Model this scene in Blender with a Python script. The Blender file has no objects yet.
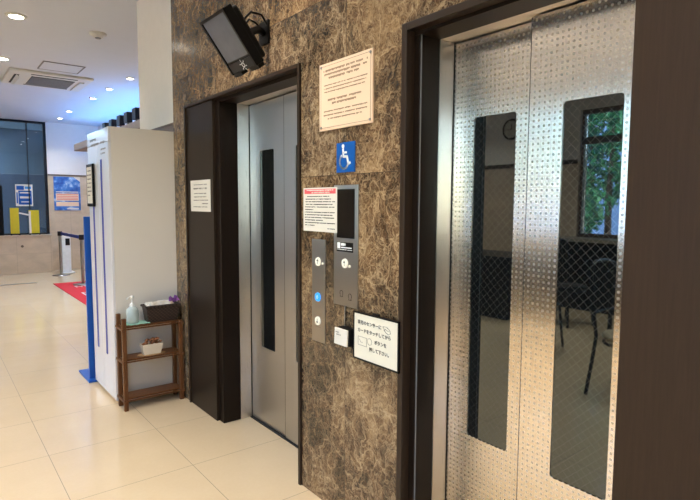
import bpy, math, random
from mathutils import Vector, Matrix
random.seed(7)
SC = bpy.context.scene
COL = SC.collection
PI = math.pi

# ------------------------------------------------------------------ materials
def new_mat(name):
    m = bpy.data.materials.new(name); m.use_nodes = True
    nt = m.node_tree
    return m, nt, nt.nodes['Principled BSDF'], nt.nodes['Material Output']

def lin(c):
    return tuple(((x/255)/12.92 if x/255 <= .04045 else ((x/255+.055)/1.055)**2.4) for x in c)

def mat(name, rgb, rough=.5, metal=0, var=.06, scale=14, ior=1.5, trans=0, coat=0, bump=0, spec=.5, emit=None, estr=0, stretch=(1,1,1), alpha=1):
    m, nt, p, o = new_mat(name)
    c = lin(rgb)
    n = nt.nodes.new('ShaderNodeTexNoise'); n.inputs['Scale'].default_value = scale; n.inputs['Detail'].default_value = 4
    g = nt.nodes.new('ShaderNodeNewGeometry'); mp = nt.nodes.new('ShaderNodeMapping')
    mp.inputs['Scale'].default_value = stretch
    nt.links.new(g.outputs['Position'], mp.inputs['Vector']); nt.links.new(mp.outputs['Vector'], n.inputs['Vector'])
    r = nt.nodes.new('ShaderNodeValToRGB')
    r.color_ramp.elements[0].color = (*[max(0, x*(1-var)) for x in c], 1); r.color_ramp.elements[0].position = .3
    r.color_ramp.elements[1].color = (*[min(1, x*(1+var)) for x in c], 1); r.color_ramp.elements[1].position = .7
    nt.links.new(n.outputs['Fac'], r.inputs['Fac']); nt.links.new(r.outputs['Color'], p.inputs['Base Color'])
    p.inputs['Roughness'].default_value = rough; p.inputs['Metallic'].default_value = metal; p.inputs['IOR'].default_value = ior
    p.inputs['Transmission Weight'].default_value = trans; p.inputs['Coat Weight'].default_value = coat
    p.inputs['Alpha'].default_value = alpha; p.inputs['Specular IOR Level'].default_value = spec
    if bump:
        b = nt.nodes.new('ShaderNodeBump'); b.inputs['Strength'].default_value = bump; b.inputs['Distance'].default_value = .003
        nt.links.new(n.outputs['Fac'], b.inputs['Height']); nt.links.new(b.outputs['Normal'], p.inputs['Normal'])
    if emit:
        p.inputs['Emission Color'].default_value = (*lin(emit), 1); p.inputs['Emission Strength'].default_value = estr
    return m

class N:
    """tiny node-math helper"""
    def __init__(s, nt): s.nt = nt
    def v(s, node, key, x):
        if hasattr(x, 'is_output'): s.nt.links.new(x, node.inputs[key])
        else: node.inputs[key].default_value = x
    def m(s, op, a, b=0.0, c=0.0, clamp=False):
        n = s.nt.nodes.new('ShaderNodeMath'); n.operation = op; n.use_clamp = clamp
        s.v(n, 0, a); s.v(n, 1, b)
        if op in ('MULTIPLY_ADD', 'WRAP', 'SMOOTH_MIN', 'PINGPONG', 'COMPARE'): s.v(n, 2, c)
        return n.outputs[0]
    def xyz(s):
        g = s.nt.nodes.new('ShaderNodeNewGeometry'); x = s.nt.nodes.new('ShaderNodeSeparateXYZ')
        s.nt.links.new(g.outputs['Position'], x.inputs[0]); return x.outputs[0], x.outputs[1], x.outputs[2]
    def comb(s, x, y, z):
        n = s.nt.nodes.new('ShaderNodeCombineXYZ'); s.v(n, 0, x); s.v(n, 1, y); s.v(n, 2, z); return n.outputs[0]
    def noise(s, vec, scale, detail=4, rough=.5, dist=0):
        n = s.nt.nodes.new('ShaderNodeTexNoise'); s.v(n, 'Vector', vec); s.v(n, 'Scale', scale); s.v(n, 'Detail', detail)
        s.v(n, 'Roughness', rough); s.v(n, 'Distortion', dist); return n.outputs
    def voro(s, vec, scale, feature='DISTANCE_TO_EDGE'):
        n = s.nt.nodes.new('ShaderNodeTexVoronoi'); n.feature = feature; s.v(n, 'Vector', vec); s.v(n, 'Scale', scale); return n.outputs
    def ramp(s, fac, stops):
        r = s.nt.nodes.new('ShaderNodeValToRGB'); s.v(r, 'Fac', fac); e = r.color_ramp.elements
        while len(e) < len(stops): e.new(.5)
        for k, (p, c) in enumerate(stops): e[k].position = p; e[k].color = (*c, 1)
        return r.outputs['Color']
    def mix(s, fac, a, b, blend='MIX'):
        n = s.nt.nodes.new('ShaderNodeMix'); n.data_type = 'RGBA'; n.blend_type = blend
        s.v(n, 0, fac); s.v(n, 6, a); s.v(n, 7, b); return n.outputs[2]
    def vm(s, op, a, b):
        n = s.nt.nodes.new('ShaderNodeVectorMath'); n.operation = op; s.v(n, 0, a); s.v(n, 1, b); return n.outputs[0]
    def white(s, vec):
        n = s.nt.nodes.new('ShaderNodeTexWhiteNoise'); n.noise_dimensions = '3D'; s.v(n, 'Vector', vec); return n.outputs

def floor_mat():
    m, nt, p, o = new_mat('polished_cream_tile'); k = N(nt)
    x, y, z = k.xyz()
    T = .599
    fx = k.m('DIVIDE', k.m('SUBTRACT', x, .478-6*T), T); fy = k.m('DIVIDE', k.m('SUBTRACT', y, 2.748-20*T), T)
    dx = k.m('PINGPONG', fx, .5); dy = k.m('PINGPONG', fy, .5)
    d = k.m('MINIMUM', dx, dy)
    grout = k.m('LESS_THAN', d, .0028)
    cell = k.comb(k.m('FLOOR', fx), k.m('FLOOR', fy), 0.0)
    w = k.white(cell)[0]
    pos = k.comb(x, y, 0.0)
    n1 = k.noise(pos, 3.0, 5, .6)[0]; n2 = k.noise(pos, 60, 3)[0]
    f = k.m('MULTIPLY_ADD', n1, .6, k.m('MULTIPLY', n2, .25)); f = k.m('MULTIPLY_ADD', w, .15, f)
    c = k.ramp(f, [(.2, lin((219, 197, 163))), (.55, lin((226, 205, 172))), (.85, lin((232, 212, 181)))])
    c = k.mix(grout, c, (*lin((150, 134, 112)), 1))
    nt.links.new(c, p.inputs['Base Color'])
    nt.links.new(k.m('MULTIPLY_ADD', grout, .5, .11), p.inputs['Roughness'])
    p.inputs['IOR'].default_value = 1.55
    return m

def marble_mat():
    m, nt, p, o = new_mat('polished_brown_marble'); k = N(nt)
    x, y, z = k.xyz()
    SY, SZ = .655, .775
    fy = k.m('DIVIDE', k.m('SUBTRACT', y, 1.858-10*SY), SY); fz = k.m('DIVIDE', k.m('SUBTRACT', z, 1.547-4*SZ), SZ)
    iy, iz = k.m('FLOOR', fy), k.m('FLOOR', fz)
    w = k.white(k.comb(iy, iz, 3.0))
    off = k.vm('MULTIPLY', w[1], (9.0, 9.0, 9.0))
    pos = k.vm('ADD', k.comb(x, y, z), off)
    warp = k.vm('MULTIPLY', k.vm('SUBTRACT', k.noise(pos, 7, 4)[1], (.5, .5, .5)), (.22, .22, .22))
    warp2 = k.vm('MULTIPLY', k.vm('SUBTRACT', k.noise(pos, 30, 3)[1], (.5, .5, .5)), (.05, .05, .05))
    q = k.vm('ADD', k.vm('ADD', pos, warp), warp2)
    qs = k.vm('MULTIPLY', q, (1.0, 1.0, .62))
    v1 = k.voro(qs, 9)[0]; v2 = k.voro(qs, 24)[0]; v3 = k.voro(qs, 55)[0]
    big = k.noise(pos, 2.6, 3)[0]; med = k.noise(qs, 16, 6, .7)[0]; fine = k.noise(qs, 75, 3, .6)[0]
    f = k.m('ADD', k.m('MULTIPLY', k.m('SUBTRACT', big, .53), 1.9), k.m('ADD', k.m('MULTIPLY', k.m('SUBTRACT', med, .5), 1.7), k.m('MULTIPLY', k.m('SUBTRACT', fine, .5), .9)))
    f = k.m('ADD', f, .5)
    base = k.ramp(f, [(.10, lin((40, 31, 24))), (.38, lin((76, 57, 41))), (.62, lin((106, 82, 59))), (.95, lin((152, 126, 94)))])
    def vein(v, wd): return k.m('SUBTRACT', 1.0, k.m('DIVIDE', v, wd), clamp=True)
    mask = k.m('MULTIPLY_ADD', k.m('SUBTRACT', big, .36), 3.0, .35, clamp=True)
    a = k.m('MULTIPLY', vein(v1, .045), .9); b = k.m('MULTIPLY', vein(v2, .07), .72); c3 = k.m('MULTIPLY', vein(v3, .12), .38)
    vv = k.m('MULTIPLY', k.m('MAXIMUM', k.m('MAXIMUM', a, b), c3), k.m('MULTIPLY_ADD', mask, .75, .25))
    vv = k.m('MULTIPLY', vv, k.m('MULTIPLY_ADD', med, 2.6, -.55, clamp=True))
    c = k.mix(vv, base, (*lin((188, 165, 132)), 1))
    tint = k.ramp(w[0], [(0, (1.0, .98, .96)), (.5, (1.0, .94, .84)), (1, (.88, .90, .93))])
    c = k.mix(1.0, c, tint, 'MULTIPLY')
    d = k.m('MINIMUM', k.m('MULTIPLY', k.m('PINGPONG', fy, .5), SY), k.m('MULTIPLY', k.m('PINGPONG', fz, .5), SZ))
    j = k.m('LESS_THAN', d, .0012)
    c = k.mix(j, c, (*lin((60, 50, 42)), 1))
    nt.links.new(c, p.inputs['Base Color'])
    p.inputs['Roughness'].default_value = .2; p.inputs['IOR'].default_value = 1.5
    return m

def steel_mat(name, dots=True, rough=.2, rgb=(200, 196, 190), aniso=.85, rot=.0):
    m, nt, p, o = new_mat(name); k = N(nt)
    x, y, z = k.xyz()
    p.inputs['Metallic'].default_value = 1
    p.inputs['Base Color'].default_value = (*lin(rgb), 1)
    bc = (*lin(rgb), 1); bd_ = (*[v*.82 for v in lin(rgb)], 1)
    hair = k.noise(k.comb(k.m('MULTIPLY', x, 300.0), k.m('MULTIPLY', y, 300.0), k.m('MULTIPLY', z, 3.0)), 3.0, 2)[0]
    r = k.m('MULTIPLY_ADD', hair, .03, rough-.015)
    if dots:
        P = .0192
        gy = k.m('DIVIDE', y, P); gz = k.m('DIVIDE', z, P)
        def dot(ay, az, rad):
            ay = k.m('SUBTRACT', k.m('FRACT', ay), .5); az = k.m('SUBTRACT', k.m('FRACT', az), .5)
            d = k.m('SQRT', k.m('ADD', k.m('MULTIPLY', ay, ay), k.m('MULTIPLY', az, az)))
            return k.m('LESS_THAN', d, rad)
        d1 = dot(gy, gz, .24)
        d2 = dot(k.m('ADD', gy, .5), k.m('ADD', gz, .5), .14)
        dd = k.m('MAXIMUM', d1, k.m('MULTIPLY', d2, .7))
        r = k.m('ADD', r, k.m('MULTIPLY', dd, .06))
        an = k.m('MULTIPLY', k.m('MULTIPLY_ADD', dd, -.32, 1.0), aniso)
        nt.links.new(an, p.inputs['Anisotropic']); nt.links.new(k.mix(dd, bc, bd_), p.inputs['Base Color'])
    else:
        p.inputs['Anisotropic'].default_value = aniso
    nt.links.new(r, p.inputs['Roughness'])
    t = nt.nodes.new('ShaderNodeTangent'); t.direction_type = 'RADIAL'; t.axis = 'Z'
    nt.links.new(t.outputs[0], p.inputs['Tangent'])
    p.inputs['Anisotropic Rotation'].default_value = rot
    return m

def wired_glass_mat():
    m, nt, p, o = new_mat('dark_wired_glass'); k = N(nt)
    x, y, z = k.xyz()
    P = .031
    a = k.m('PINGPONG', k.m('DIVIDE', k.m('ADD', y, z), P), .5); b = k.m('PINGPONG', k.m('DIVIDE', k.m('SUBTRACT', y, z), P), .5)
    wire = k.m('LESS_THAN', k.m('MINIMUM', a, b), .0095)
    p.inputs['Base Color'].default_value = (.004, .005, .006, 1)
    p.inputs['Roughness'].default_value = .015; p.inputs['IOR'].default_value = 2.1; p.inputs['Specular Tint'].default_value = (.84, .95, .95, 1)
    q = nt.nodes.new('ShaderNodeBsdfPrincipled'); q.inputs['Base Color'].default_value = (.17, .165, .15, 1); q.inputs['Roughness'].default_value = .4
    q.inputs['Metallic'].default_value = .6
    mx = nt.nodes.new('ShaderNodeMixShader'); nt.links.new(wire, mx.inputs[0]); nt.links.new(p.outputs[0], mx.inputs[1]); nt.links.new(q.outputs[0], mx.inputs[2])
    nt.links.new(mx.outputs[0], o.inputs['Surface'])
    return m

def clear_glass_mat(name, tint=(1, 1, 1), refl=1.0):
    m, nt, p, o = new_mat(name)
    nt.nodes.remove(p)
    t = nt.nodes.new('ShaderNodeBsdfTransparent'); t.inputs[0].default_value = (*tint, 1)
    g = nt.nodes.new('ShaderNodeBsdfGlossy'); g.inputs['Roughness'].default_value = .02
    f = nt.nodes.new('ShaderNodeFresnel'); f.inputs[0].default_value = 1.5
    mx = nt.nodes.new('ShaderNodeMixShader')
    mm = nt.nodes.new('ShaderNodeMath'); mm.operation = 'MULTIPLY'; mm.inputs[1].default_value = refl
    nt.links.new(f.outputs[0], mm.inputs[0]); nt.links.new(mm.outputs[0], mx.inputs[0])
    nt.links.new(t.outputs[0], mx.inputs[1]); nt.links.new(g.outputs[0], mx.inputs[2]); nt.links.new(mx.outputs[0], o.inputs['Surface'])
    return m

def wood_mat(name, rgb, rough=.35, contrast=.22, scale=1.0):
    m, nt, p, o = new_mat(name); k = N(nt)
    x, y, z = k.xyz()
    v = k.comb(k.m('MULTIPLY', x, 55.0*scale), k.m('MULTIPLY', y, 55.0*scale), k.m('MULTIPLY', z, 3.0*scale))
    n = k.noise(v, 2.2, 5, .65, .4)[0]
    c = lin(rgb)
    col = k.ramp(n, [(.3, tuple(a*(1-contrast) for a in c)), (.7, tuple(a*(1+contrast) for a in c))])
    nt.links.new(col, p.inputs['Base Color']); p.inputs['Roughness'].default_value = rough; p.inputs['Specular IOR Level'].default_value = .2
    return m

def stone_mat(name, rgb):
    m, nt, p, o = new_mat(name); k = N(nt)
    x, y, z = k.xyz(); pos = k.comb(x, y, z)
    n = k.noise(k.comb(k.m('MULTIPLY', x, .6), k.m('MULTIPLY', y, .6), z), 6, 6, .6, .5)[0]
    c = lin(rgb)
    col = k.ramp(n, [(.3, tuple(a*.86 for a in c)), (.7, tuple(a*1.08 for a in c))])
    d = k.m('MINIMUM', k.m('PINGPONG', k.m('DIVIDE', k.m('ADD', x, y), .6), .5), k.m('PINGPONG', k.m('DIVIDE', z, .4), .5))
    col = k.mix(k.m('LESS_THAN', d, .004), col, (*[a*.7 for a in c], 1))
    nt.links.new(col, p.inputs['Base Color']); p.inputs['Roughness'].default_value = .3
    return m

def wicker_mat():
    m, nt, p, o = new_mat('dark_brown_wicker'); k = N(nt)
    x, y, z = k.xyz()
    s = k.m('ADD', x, y)
    row = k.m('FLOOR', k.m('DIVIDE', z, .011))
    u = k.m('ADD', k.m('DIVIDE', s, .026), k.m('MULTIPLY', row, .5))
    h = k.m('MULTIPLY', k.m('ABSOLUTE', k.m('SINE', k.m('MULTIPLY', u, PI))), k.m('ABSOLUTE', k.m('SINE', k.m('MULTIPLY', k.m('DIVIDE', z, .011), PI))))
    col = k.ramp(h, [(.05, lin((22, 15, 13))), (.6, lin((62, 45, 39))), (1, lin((92, 72, 64)))])
    nt.links.new(col, p.inputs['Base Color']); p.inputs['Roughness'].default_value = .45
    b = nt.nodes.new('ShaderNodeBump'); b.inputs['Strength'].default_value = .8; b.inputs['Distance'].default_value = .004
    nt.links.new(h, b.inputs['Height']); nt.links.new(b.outputs['Normal'], p.inputs['Normal'])
    return m

def poster_mat():
    """blue poster print: mottled blue top, pale table rows below (its own printed colours)"""
    m, nt, p, o = new_mat('blue_poster_print'); k = N(nt)
    x, y, z = k.xyz(); pos = k.comb(x, y, z)
    n = k.noise(pos, 9, 4)[0]
    blue = k.ramp(n, [(.35, lin((38, 84, 168))), (.55, lin((70, 128, 205))), (.72, lin((190, 215, 240)))])
    nt.links.new(blue, p.inputs['Base Color']); p.inputs['Roughness'].default_value = .4
    return m

def leaf_mat(name, a, b):
    m, nt, p, o = new_mat(name); k = N(nt)
    x, y, z = k.xyz()
    w = k.white(k.comb(k.m('FLOOR', k.m('MULTIPLY', x, 9.0)), k.m('FLOOR', k.m('MULTIPLY', y, 9.0)), k.m('FLOOR', k.m('MULTIPLY', z, 9.0))))[0]
    nt.links.new(k.ramp(w, [(0, lin(a)), (1, lin(b))]), p.inputs['Base Color'])
    p.inputs['Roughness'].default_value = .45
    return m

M = dict(
    floor=floor_mat(), marble=marble_mat(),
    door=steel_mat('etched_dot_stainless', True, .22, (242, 232, 220), 1.0, 0.0),
    door_plain=steel_mat('plain_brushed_stainless', False, .3, (196, 196, 198), .9),
    steel=steel_mat('brushed_stainless', False, .28, (214, 210, 204), 1.0),
    panel=steel_mat('satin_panel_steel', False, .34, (172, 167, 161), .9),
    wglass=wired_glass_mat(), glass=clear_glass_mat('window_glass', (.93, .96, .97)),
    glass_tint=clear_glass_mat('tinted_partition_glass', (.44, .54, .62), 1.2), glass_film=clear_glass_mat('filmed_partition_glass', (.36, .43, .52), 1.2),
    dwood=wood_mat('dark_brown_laminate', (52, 37, 25), .5, .16), ewood=wood_mat('espresso_reveal_laminate', (27, 18, 12), .38, .15),
    gwood=wood_mat('charcoal_brown_laminate', (40, 31, 24), .42, .12),
    frame=mat('bronze_dark_frame', (48, 37, 29), .42, 0, .05, spec=.25),
    white=mat('white_wall_paint', (228, 226, 224), .75, var=.015), ceil=mat('ceiling_paint', (200, 206, 217), .85, var=.01, scale=6),
    beige=stone_mat('beige_stone_tile', (206, 188, 165)),
    ledge=mat('grey_ledge_paint', (150, 142, 144), .6), trimbrown=mat('brown_trim', (98, 80, 70), .45), darkbrown=mat('dark_brown_skirting', (52, 42, 36), .45),
    cab=mat('cabinet_warm_grey', (222, 217, 210), .5, var=.015, scale=4), cabfront=mat('cabinet_gloss_white', (226, 226, 232), .14, var=.01, scale=4),
    cabblue=mat('cabinet_blue_handle', (82, 88, 165), .25),
    shelf=wood_mat('stained_bamboo_brown', (104, 68, 42), .38, .35),
    black=mat('black_plastic', (12, 12, 14), .42, spec=.22), blackg=mat('black_gloss', (8, 9, 11), .05, ior=1.6), dgrey=mat('dark_grey_plastic', (34, 35, 40), .4, spec=.25),
    screen=mat('monitor_screen_grey', (92, 97, 110), .22),
    paper=mat('white_paper', (224, 218, 208), .7, var=.01), board=mat('cream_acrylic_plaque', (238, 208, 180), .3, var=.01),
    signw=mat('ivory_sign_face', (226, 220, 204), .35, var=.01),
    ink=mat('black_ink', (38, 36, 38), .6), inkgrey=mat('grey_ink', (140, 134, 128), .6), inkbrown=mat('brown_ink', (150, 122, 98), .6),
    red=mat('red_header_print', (222, 92, 100), .6, var=.02), iconblue=mat('sign_blue', (0, 84, 168), .3, var=.02), iconwhite=mat('sign_white', (240, 244, 246), .35),
    button=mat('ivory_button', (232, 228, 214), .3, emit=(255, 244, 220), estr=.15), buttonblue=mat('lit_blue_button', (40, 140, 225), .3, emit=(40, 150, 255), estr=.55),
    chrome=mat('polished_chrome', (200, 200, 200), .12, 1), brushed=mat('brushed_post_metal', (165, 163, 160), .28, 1),
    soap=mat('pale_blue_soap_plastic', (216, 233, 235), .15, trans=.3, var=.01), pump=mat('white_pump_plastic', (236, 238, 236), .3),
    mint=mat('mint_cloth', (168, 216, 200), .9, bump=.4, scale=220), tissue=mat('white_cotton', (232, 226, 216), .95, bump=.6, scale=60),
    purple=mat('purple_paper', (150, 96, 182), .8, var=.2, scale=50), wicker=wicker_mat(), pot=mat('glazed_white_pot', (226, 216, 200), .25, var=.02),
    nuts=mat('brown_wood_chips', (150, 96, 62), .8, var=.35, scale=70), doily=mat('tan_doily', (186, 152, 112), .9, var=.15, scale=90, bump=.5),
    mat_red=mat('red_carpet_mat', (205, 34, 48), .85, var=.08, scale=90), blue=mat('blue_board', (24, 92, 190), .35, var=.03), belt=mat('blue_belt', (30, 58, 160), .7),
    yellow=mat('yellow_board', (206, 190, 40), .5, var=.04), poster=poster_mat(), skyblue=mat('pale_blue_print', (70, 150, 220), .5),
    aircon=mat('aircon_grey_plastic', (205, 205, 200), .5, var=.01), slat=mat('aircon_grille_grey', (120, 120, 122), .6), darkslot=mat('dark_slot', (28, 28, 30), .7),
    navy=mat('navy_lamp_housing', (30, 40, 62), .4), lamp=mat('lamp_glow', (255, 244, 226), .4, emit=(255, 242, 222), estr=14),
    office=mat('blue_grey_office_wall', (150, 153, 162), .8), seat=mat('cream_seat', (206, 190, 160), .6), chair=mat('black_chair_metal', (24, 22, 22), .35, .3),
    table=wood_mat('black_brown_table', (36, 29, 26), .3, .2), counter=mat('grey_stone_counter', (150, 142, 132), .3),
    leafa=leaf_mat('bright_green_leaves', (30, 92, 62), (108, 186, 120)), leafb=leaf_mat('deep_green_leaves', (18, 64, 58), (66, 140, 120)), bark=mat('tree_bark', (84, 66, 52), .9, var=.3),
    soil=mat('outdoor_paving', (200, 196, 188), .9, var=.1), clockface=mat('clock_face', (200, 196, 188), .5),
    bluegrey=mat('blue_grey_facade', (120, 150, 190), .7),
)

# ------------------------------------------------------------------ mesh builder
class B:
    def __init__(s): s.v = []; s.f = []; s.sm = []
    def add(s, vs, fs, smooth=False):
        b = len(s.v); s.v += [Vector(v) for v in vs]; s.f += [tuple(b+i for i in f) for f in fs]; s.sm += [smooth]*len(fs); return s
    def box(s, x0, x1, y0, y1, z0, z1):
        return s.obox(((x0+x1)/2, (y0+y1)/2, (z0+z1)/2), (1, 0, 0), (0, 1, 0), (0, 0, 1), abs(x1-x0)/2, abs(y1-y0)/2, abs(z1-z0)/2)
    def obox(s, c, a, b_, n, ha, hb, hn):
        c, a, b_, n = map(Vector, (c, a, b_, n)); vs = []
        for k in (-1, 1):
            for i, j in ((-1, -1), (1, -1), (1, 1), (-1, 1)): vs.append(c+a*ha*i+b_*hb*j+n*hn*k)
        fs = [(3, 2, 1, 0), (4, 5, 6, 7), (0, 1, 5, 4), (1, 2, 6, 5), (2, 3, 7, 6), (3, 0, 4, 7)]
        if a.cross(b_).dot(n) < 0: fs = [f[::-1] for f in fs]
        return s.add(vs, fs)
    def taper(s, cx, cy, z0, z1, hx0, hy0, hx1, hy1):
        vs = [(cx+i*hx0, cy+j*hy0, z0) for i, j in ((-1, -1), (1, -1), (1, 1), (-1, 1))]+[(cx+i*hx1, cy+j*hy1, z1) for i, j in ((-1, -1), (1, -1), (1, 1), (-1, 1))]
        return s.add(vs, [(3, 2, 1, 0), (4, 5, 6, 7), (0, 1, 5, 4), (1, 2, 6, 5), (2, 3, 7, 6), (3, 0, 4, 7)])
    def cyl(s, p0, p1, r0, r1=None, n=20, caps=True):
        p0, p1 = Vector(p0), Vector(p1); r1 = r0 if r1 is None else r1
        d = (p1-p0).normalized(); u = d.orthogonal().normalized(); w = d.cross(u)
        vs = []
        for p, r in ((p0, r0), (p1, r1)):
            vs += [p+(u*math.cos(2*PI*i/n)+w*math.sin(2*PI*i/n))*r for i in range(n)]
        s.add(vs, [(i, (i+1) % n, n+(i+1) % n, n+i) for i in range(n)], True)
        if caps: s.add(vs, [tuple(range(n))[::-1], tuple(range(n, 2*n))])
        return s
    def tube(s, pts, r, n=8):
        pts = [Vector(p) for p in pts]; vs = []; prev = None
        for i, p in enumerate(pts):
            d = (pts[min(i+1, len(pts)-1)]-pts[max(i-1, 0)]).normalized()
            u = d.orthogonal().normalized() if prev is None else (prev-d*prev.dot(d)).normalized()
            prev = u; w = d.cross(u)
            rr = r[i] if isinstance(r, (list, tuple)) else r
            vs += [p+(u*math.cos(2*PI*k/n)+w*math.sin(2*PI*k/n))*rr for k in range(n)]
        L = len(pts)
        s.add(vs, [(i*n+k, i*n+(k+1) % n, (i+1)*n+(k+1) % n, (i+1)*n+k) for i in range(L-1) for k in range(n)], True)
        s.add(vs, [tuple(range(n))[::-1], tuple(range((L-1)*n, L*n))]); return s
    def lathe(s, c, prof, n=28, smooth=True):
        c = Vector(c); vs = []
        for r, z in prof: vs += [c+Vector((r*math.cos(2*PI*i/n), r*math.sin(2*PI*i/n), z)) for i in range(n)]
        L = len(prof)
        s.add(vs, [(i*n+k, i*n+(k+1) % n, (i+1)*n+(k+1) % n, (i+1)*n+k) for i in range(L-1) for k in range(n)], smooth)
        s.add(vs, [tuple(range(n))[::-1], tuple(range((L-1)*n, L*n))]); return s
    def blob(s, c, rx, ry, rz, n=10, m=7, jit=0.0, rnd=random):
        c = Vector(c); vs = [c+Vector((0, 0, -rz))]
        for j in range(1, m):
            t = PI*j/m-PI/2
            for i in range(n):
                a = 2*PI*i/n; q = 1+rnd.uniform(-jit, jit)
                vs.append(c+Vector((rx*math.cos(t)*math.cos(a)*q, ry*math.cos(t)*math.sin(a)*q, rz*math.sin(t)*q)))
        vs.append(c+Vector((0, 0, rz))); fs = []
        for i in range(n): fs.append((0, 1+(i+1) % n, 1+i)); fs.append((len(vs)-1, 1+(m-2)*n+i, 1+(m-2)*n+(i+1) % n))
        for j in range(m-2):
            for i in range(n): fs.append((1+j*n+i, 1+j*n+(i+1) % n, 1+(j+1)*n+(i+1) % n, 1+(j+1)*n+i))
        return s.add(vs, fs, True)
    def prism(s, pts, ext):
        pts = [Vector(p) for p in pts]; e = Vector(ext); n = len(pts)
        vs = pts+[p+e for p in pts]
        return s.add(vs, [tuple(range(n))[::-1], tuple(range(n, 2*n))]+[(i, (i+1) % n, n+(i+1) % n, n+i) for i in range(n)])
    # things drawn on a plane facing -X: (y, z) with thickness t towards the viewer
    def plate(s, x, ya, yb, z0, z1, t=.0006): return s.box(x-t, x, min(ya, yb), max(ya, yb), z0, z1)
    def stroke(s, x, pts, w, t=.0008):
        for (y0, z0), (y1, z1) in zip(pts, pts[1:]):
            a = Vector((0, y1-y0, z1-z0)); L = a.length; a.normalize(); b = Vector((0, -a.z, a.y))
            s.obox((x-t/2, (y0+y1)/2, (z0+z1)/2), a, b, (1, 0, 0), L/2+w*.35, w/2, t/2)
        return s
    def rows(s, x, yl, yr, ztop, step, lens, h, seed=1, unit=None):
        """rows of tiny printed marks from yl (left) towards yr (right); lens = list of (start, end) fractions"""
        r = random.Random(seed); unit = unit or h*1.0
        W = yl-yr
        for i, (a, b) in enumerate(lens):
            z = ztop-i*step; y = yl-W*a; end = yl-W*b
            while y > end:
                w = unit*r.uniform(.55, 1.0); hh = h*r.uniform(.6, 1)
                if r.random() > .08: s.plate(x, y, max(y-w*.82, end-.001), z-hh, z, .0005)
                y -= w
        return s
    def build(s, name, m, parent=None, bevel=0, seg=2, origin=None):
        me = bpy.data.meshes.new(name)
        if parent is not None:
            r = parent
            while r.parent: r = r.parent
            off = Vector(r.location)
        elif origin is not None: off = Vector(origin)
        else:
            lo = [min(v[i] for v in s.v) for i in range(3)]; hi = [max(v[i] for v in s.v) for i in range(3)]
            off = Vector(((lo[0]+hi[0])/2, (lo[1]+hi[1])/2, lo[2]))
        me.from_pydata([v-off for v in s.v], [], s.f); me.update()
        me.polygons.foreach_set('use_smooth', s.sm)
        me.materials.append(m)
        o = bpy.data.objects.new(name, me); COL.objects.link(o)
        if parent is not None:
            o.parent = parent
            if parent.parent is None and parent.type == 'MESH': pass
        else: o.location = off
        if bevel:
            b = o.modifiers.new('bevel', 'BEVEL'); b.width = bevel; b.segments = seg; b.limit_method = 'ANGLE'; b.angle_limit = .7
        return o

def tag(o, label, cat, group=None, kind=None):
    o['label'] = label; o['category'] = cat
    if group: o['group'] = group
    if kind: o['kind'] = kind
    return o
def thing(name, label, cat, loc, group=None):
    o = bpy.data.objects.new(name, None); COL.objects.link(o); o.location = loc; o.empty_display_size = .1
    return tag(o, label, cat, group)
def struct(b, name, m, **k):
    o = b.build(name, m, **k); o['kind'] = 'structure'; return o
def copy_tree(o, parent=None):
    c = o.copy(); COL.objects.link(c)
    if parent is not None: c.parent = parent
    for ch in list(o.children): copy_tree(ch, c)
    return c

_font = {}
def text(s, size, name, m, parent, x, y, z, align='LEFT', bold=0.0, sx=1.0):
    """lettering on a plane facing -X; (y, z) is the baseline start"""
    cu = bpy.data.curves.new(name, 'FONT'); cu.body = s; cu.size = size; cu.align_x = align; cu.offset = bold; cu.extrude = .0004; cu.resolution_u = 2
    tmp = bpy.data.objects.new('tmp', cu); COL.objects.link(tmp)
    bpy.context.view_layer.update()
    dg = bpy.context.evaluated_depsgraph_get()
    me = bpy.data.meshes.new_from_object(tmp.evaluated_get(dg))
    bpy.data.objects.remove(tmp)
    b = B(); vs = [(x-.0004-v.co.z, y-v.co.x*sx, z+v.co.y) for v in me.vertices]
    b.add(vs, [tuple(p.vertices) for p in me.polygons]); bpy.data.meshes.remove(me)
    return b if m is None else b.build(name, m, parent)

# ------------------------------------------------------------------ the setting
H = 3.05; W = 1.434
XL, XR, YB, YF = -4.0, 3.0, -3.2, 12.6
struct(B().box(XL-.2, XR+.2, YB-.2, 14.4, -.12, 0), 'floor', M['floor'])
struct(B().box(XL-.2, XR+.2, YB-.2, 14.4, H, H+.12), 'ceiling', M['ceil'])
struct(B().box(W, 1.75, YB, .10, 0, H).box(W, 1.75, .10, 1.508, 2.085, H).box(W, 1.75, 1.508, 2.21, 0, H).box(W, 1.75, 2.21, 3.668, 2.085, H).box(W, 1.75, 3.668, 3.895, 0, H), 'wall_right', M['marble'])
struct(B().box(W, 1.62, 3.895, 4.66, 2.0, H), 'wall_header', M['white'])
struct(B().box(W+.001, 1.619, 3.896, 4.659, 1.985, 2.0), 'trim_1', M['trimbrown'])
struct(B().box(1.75, XR, 3.7, 3.895, 0, H), 'wall_shaft', M['white'])
struct(B().box(XR, XR+.2, 3.7, 14.4, 0, H), 'wall_side', M['white'])
struct(B().box(W, 1.62, 4.66, 7.19, 2.045, 2.112), 'trim_2', M['ledge'])
struct(B().box(W+.001, 1.619, 4.661, 7.189, 2.035, 2.045), 'trim_3', M['trimbrown'])
struct(B().box(XL-.2, 1.75, YB-.2, YB, 0, H), 'wall_back', M['white'])
# elevator shaft backs (dark, behind the closed doors)
struct(B().box(1.74, 1.75, .1, 1.508, 0, 2.085).box(1.74, 1.75, 2.21, 3.668, 0, 2.085), 'wall_shaft_dark', M['darkslot'])
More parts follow.
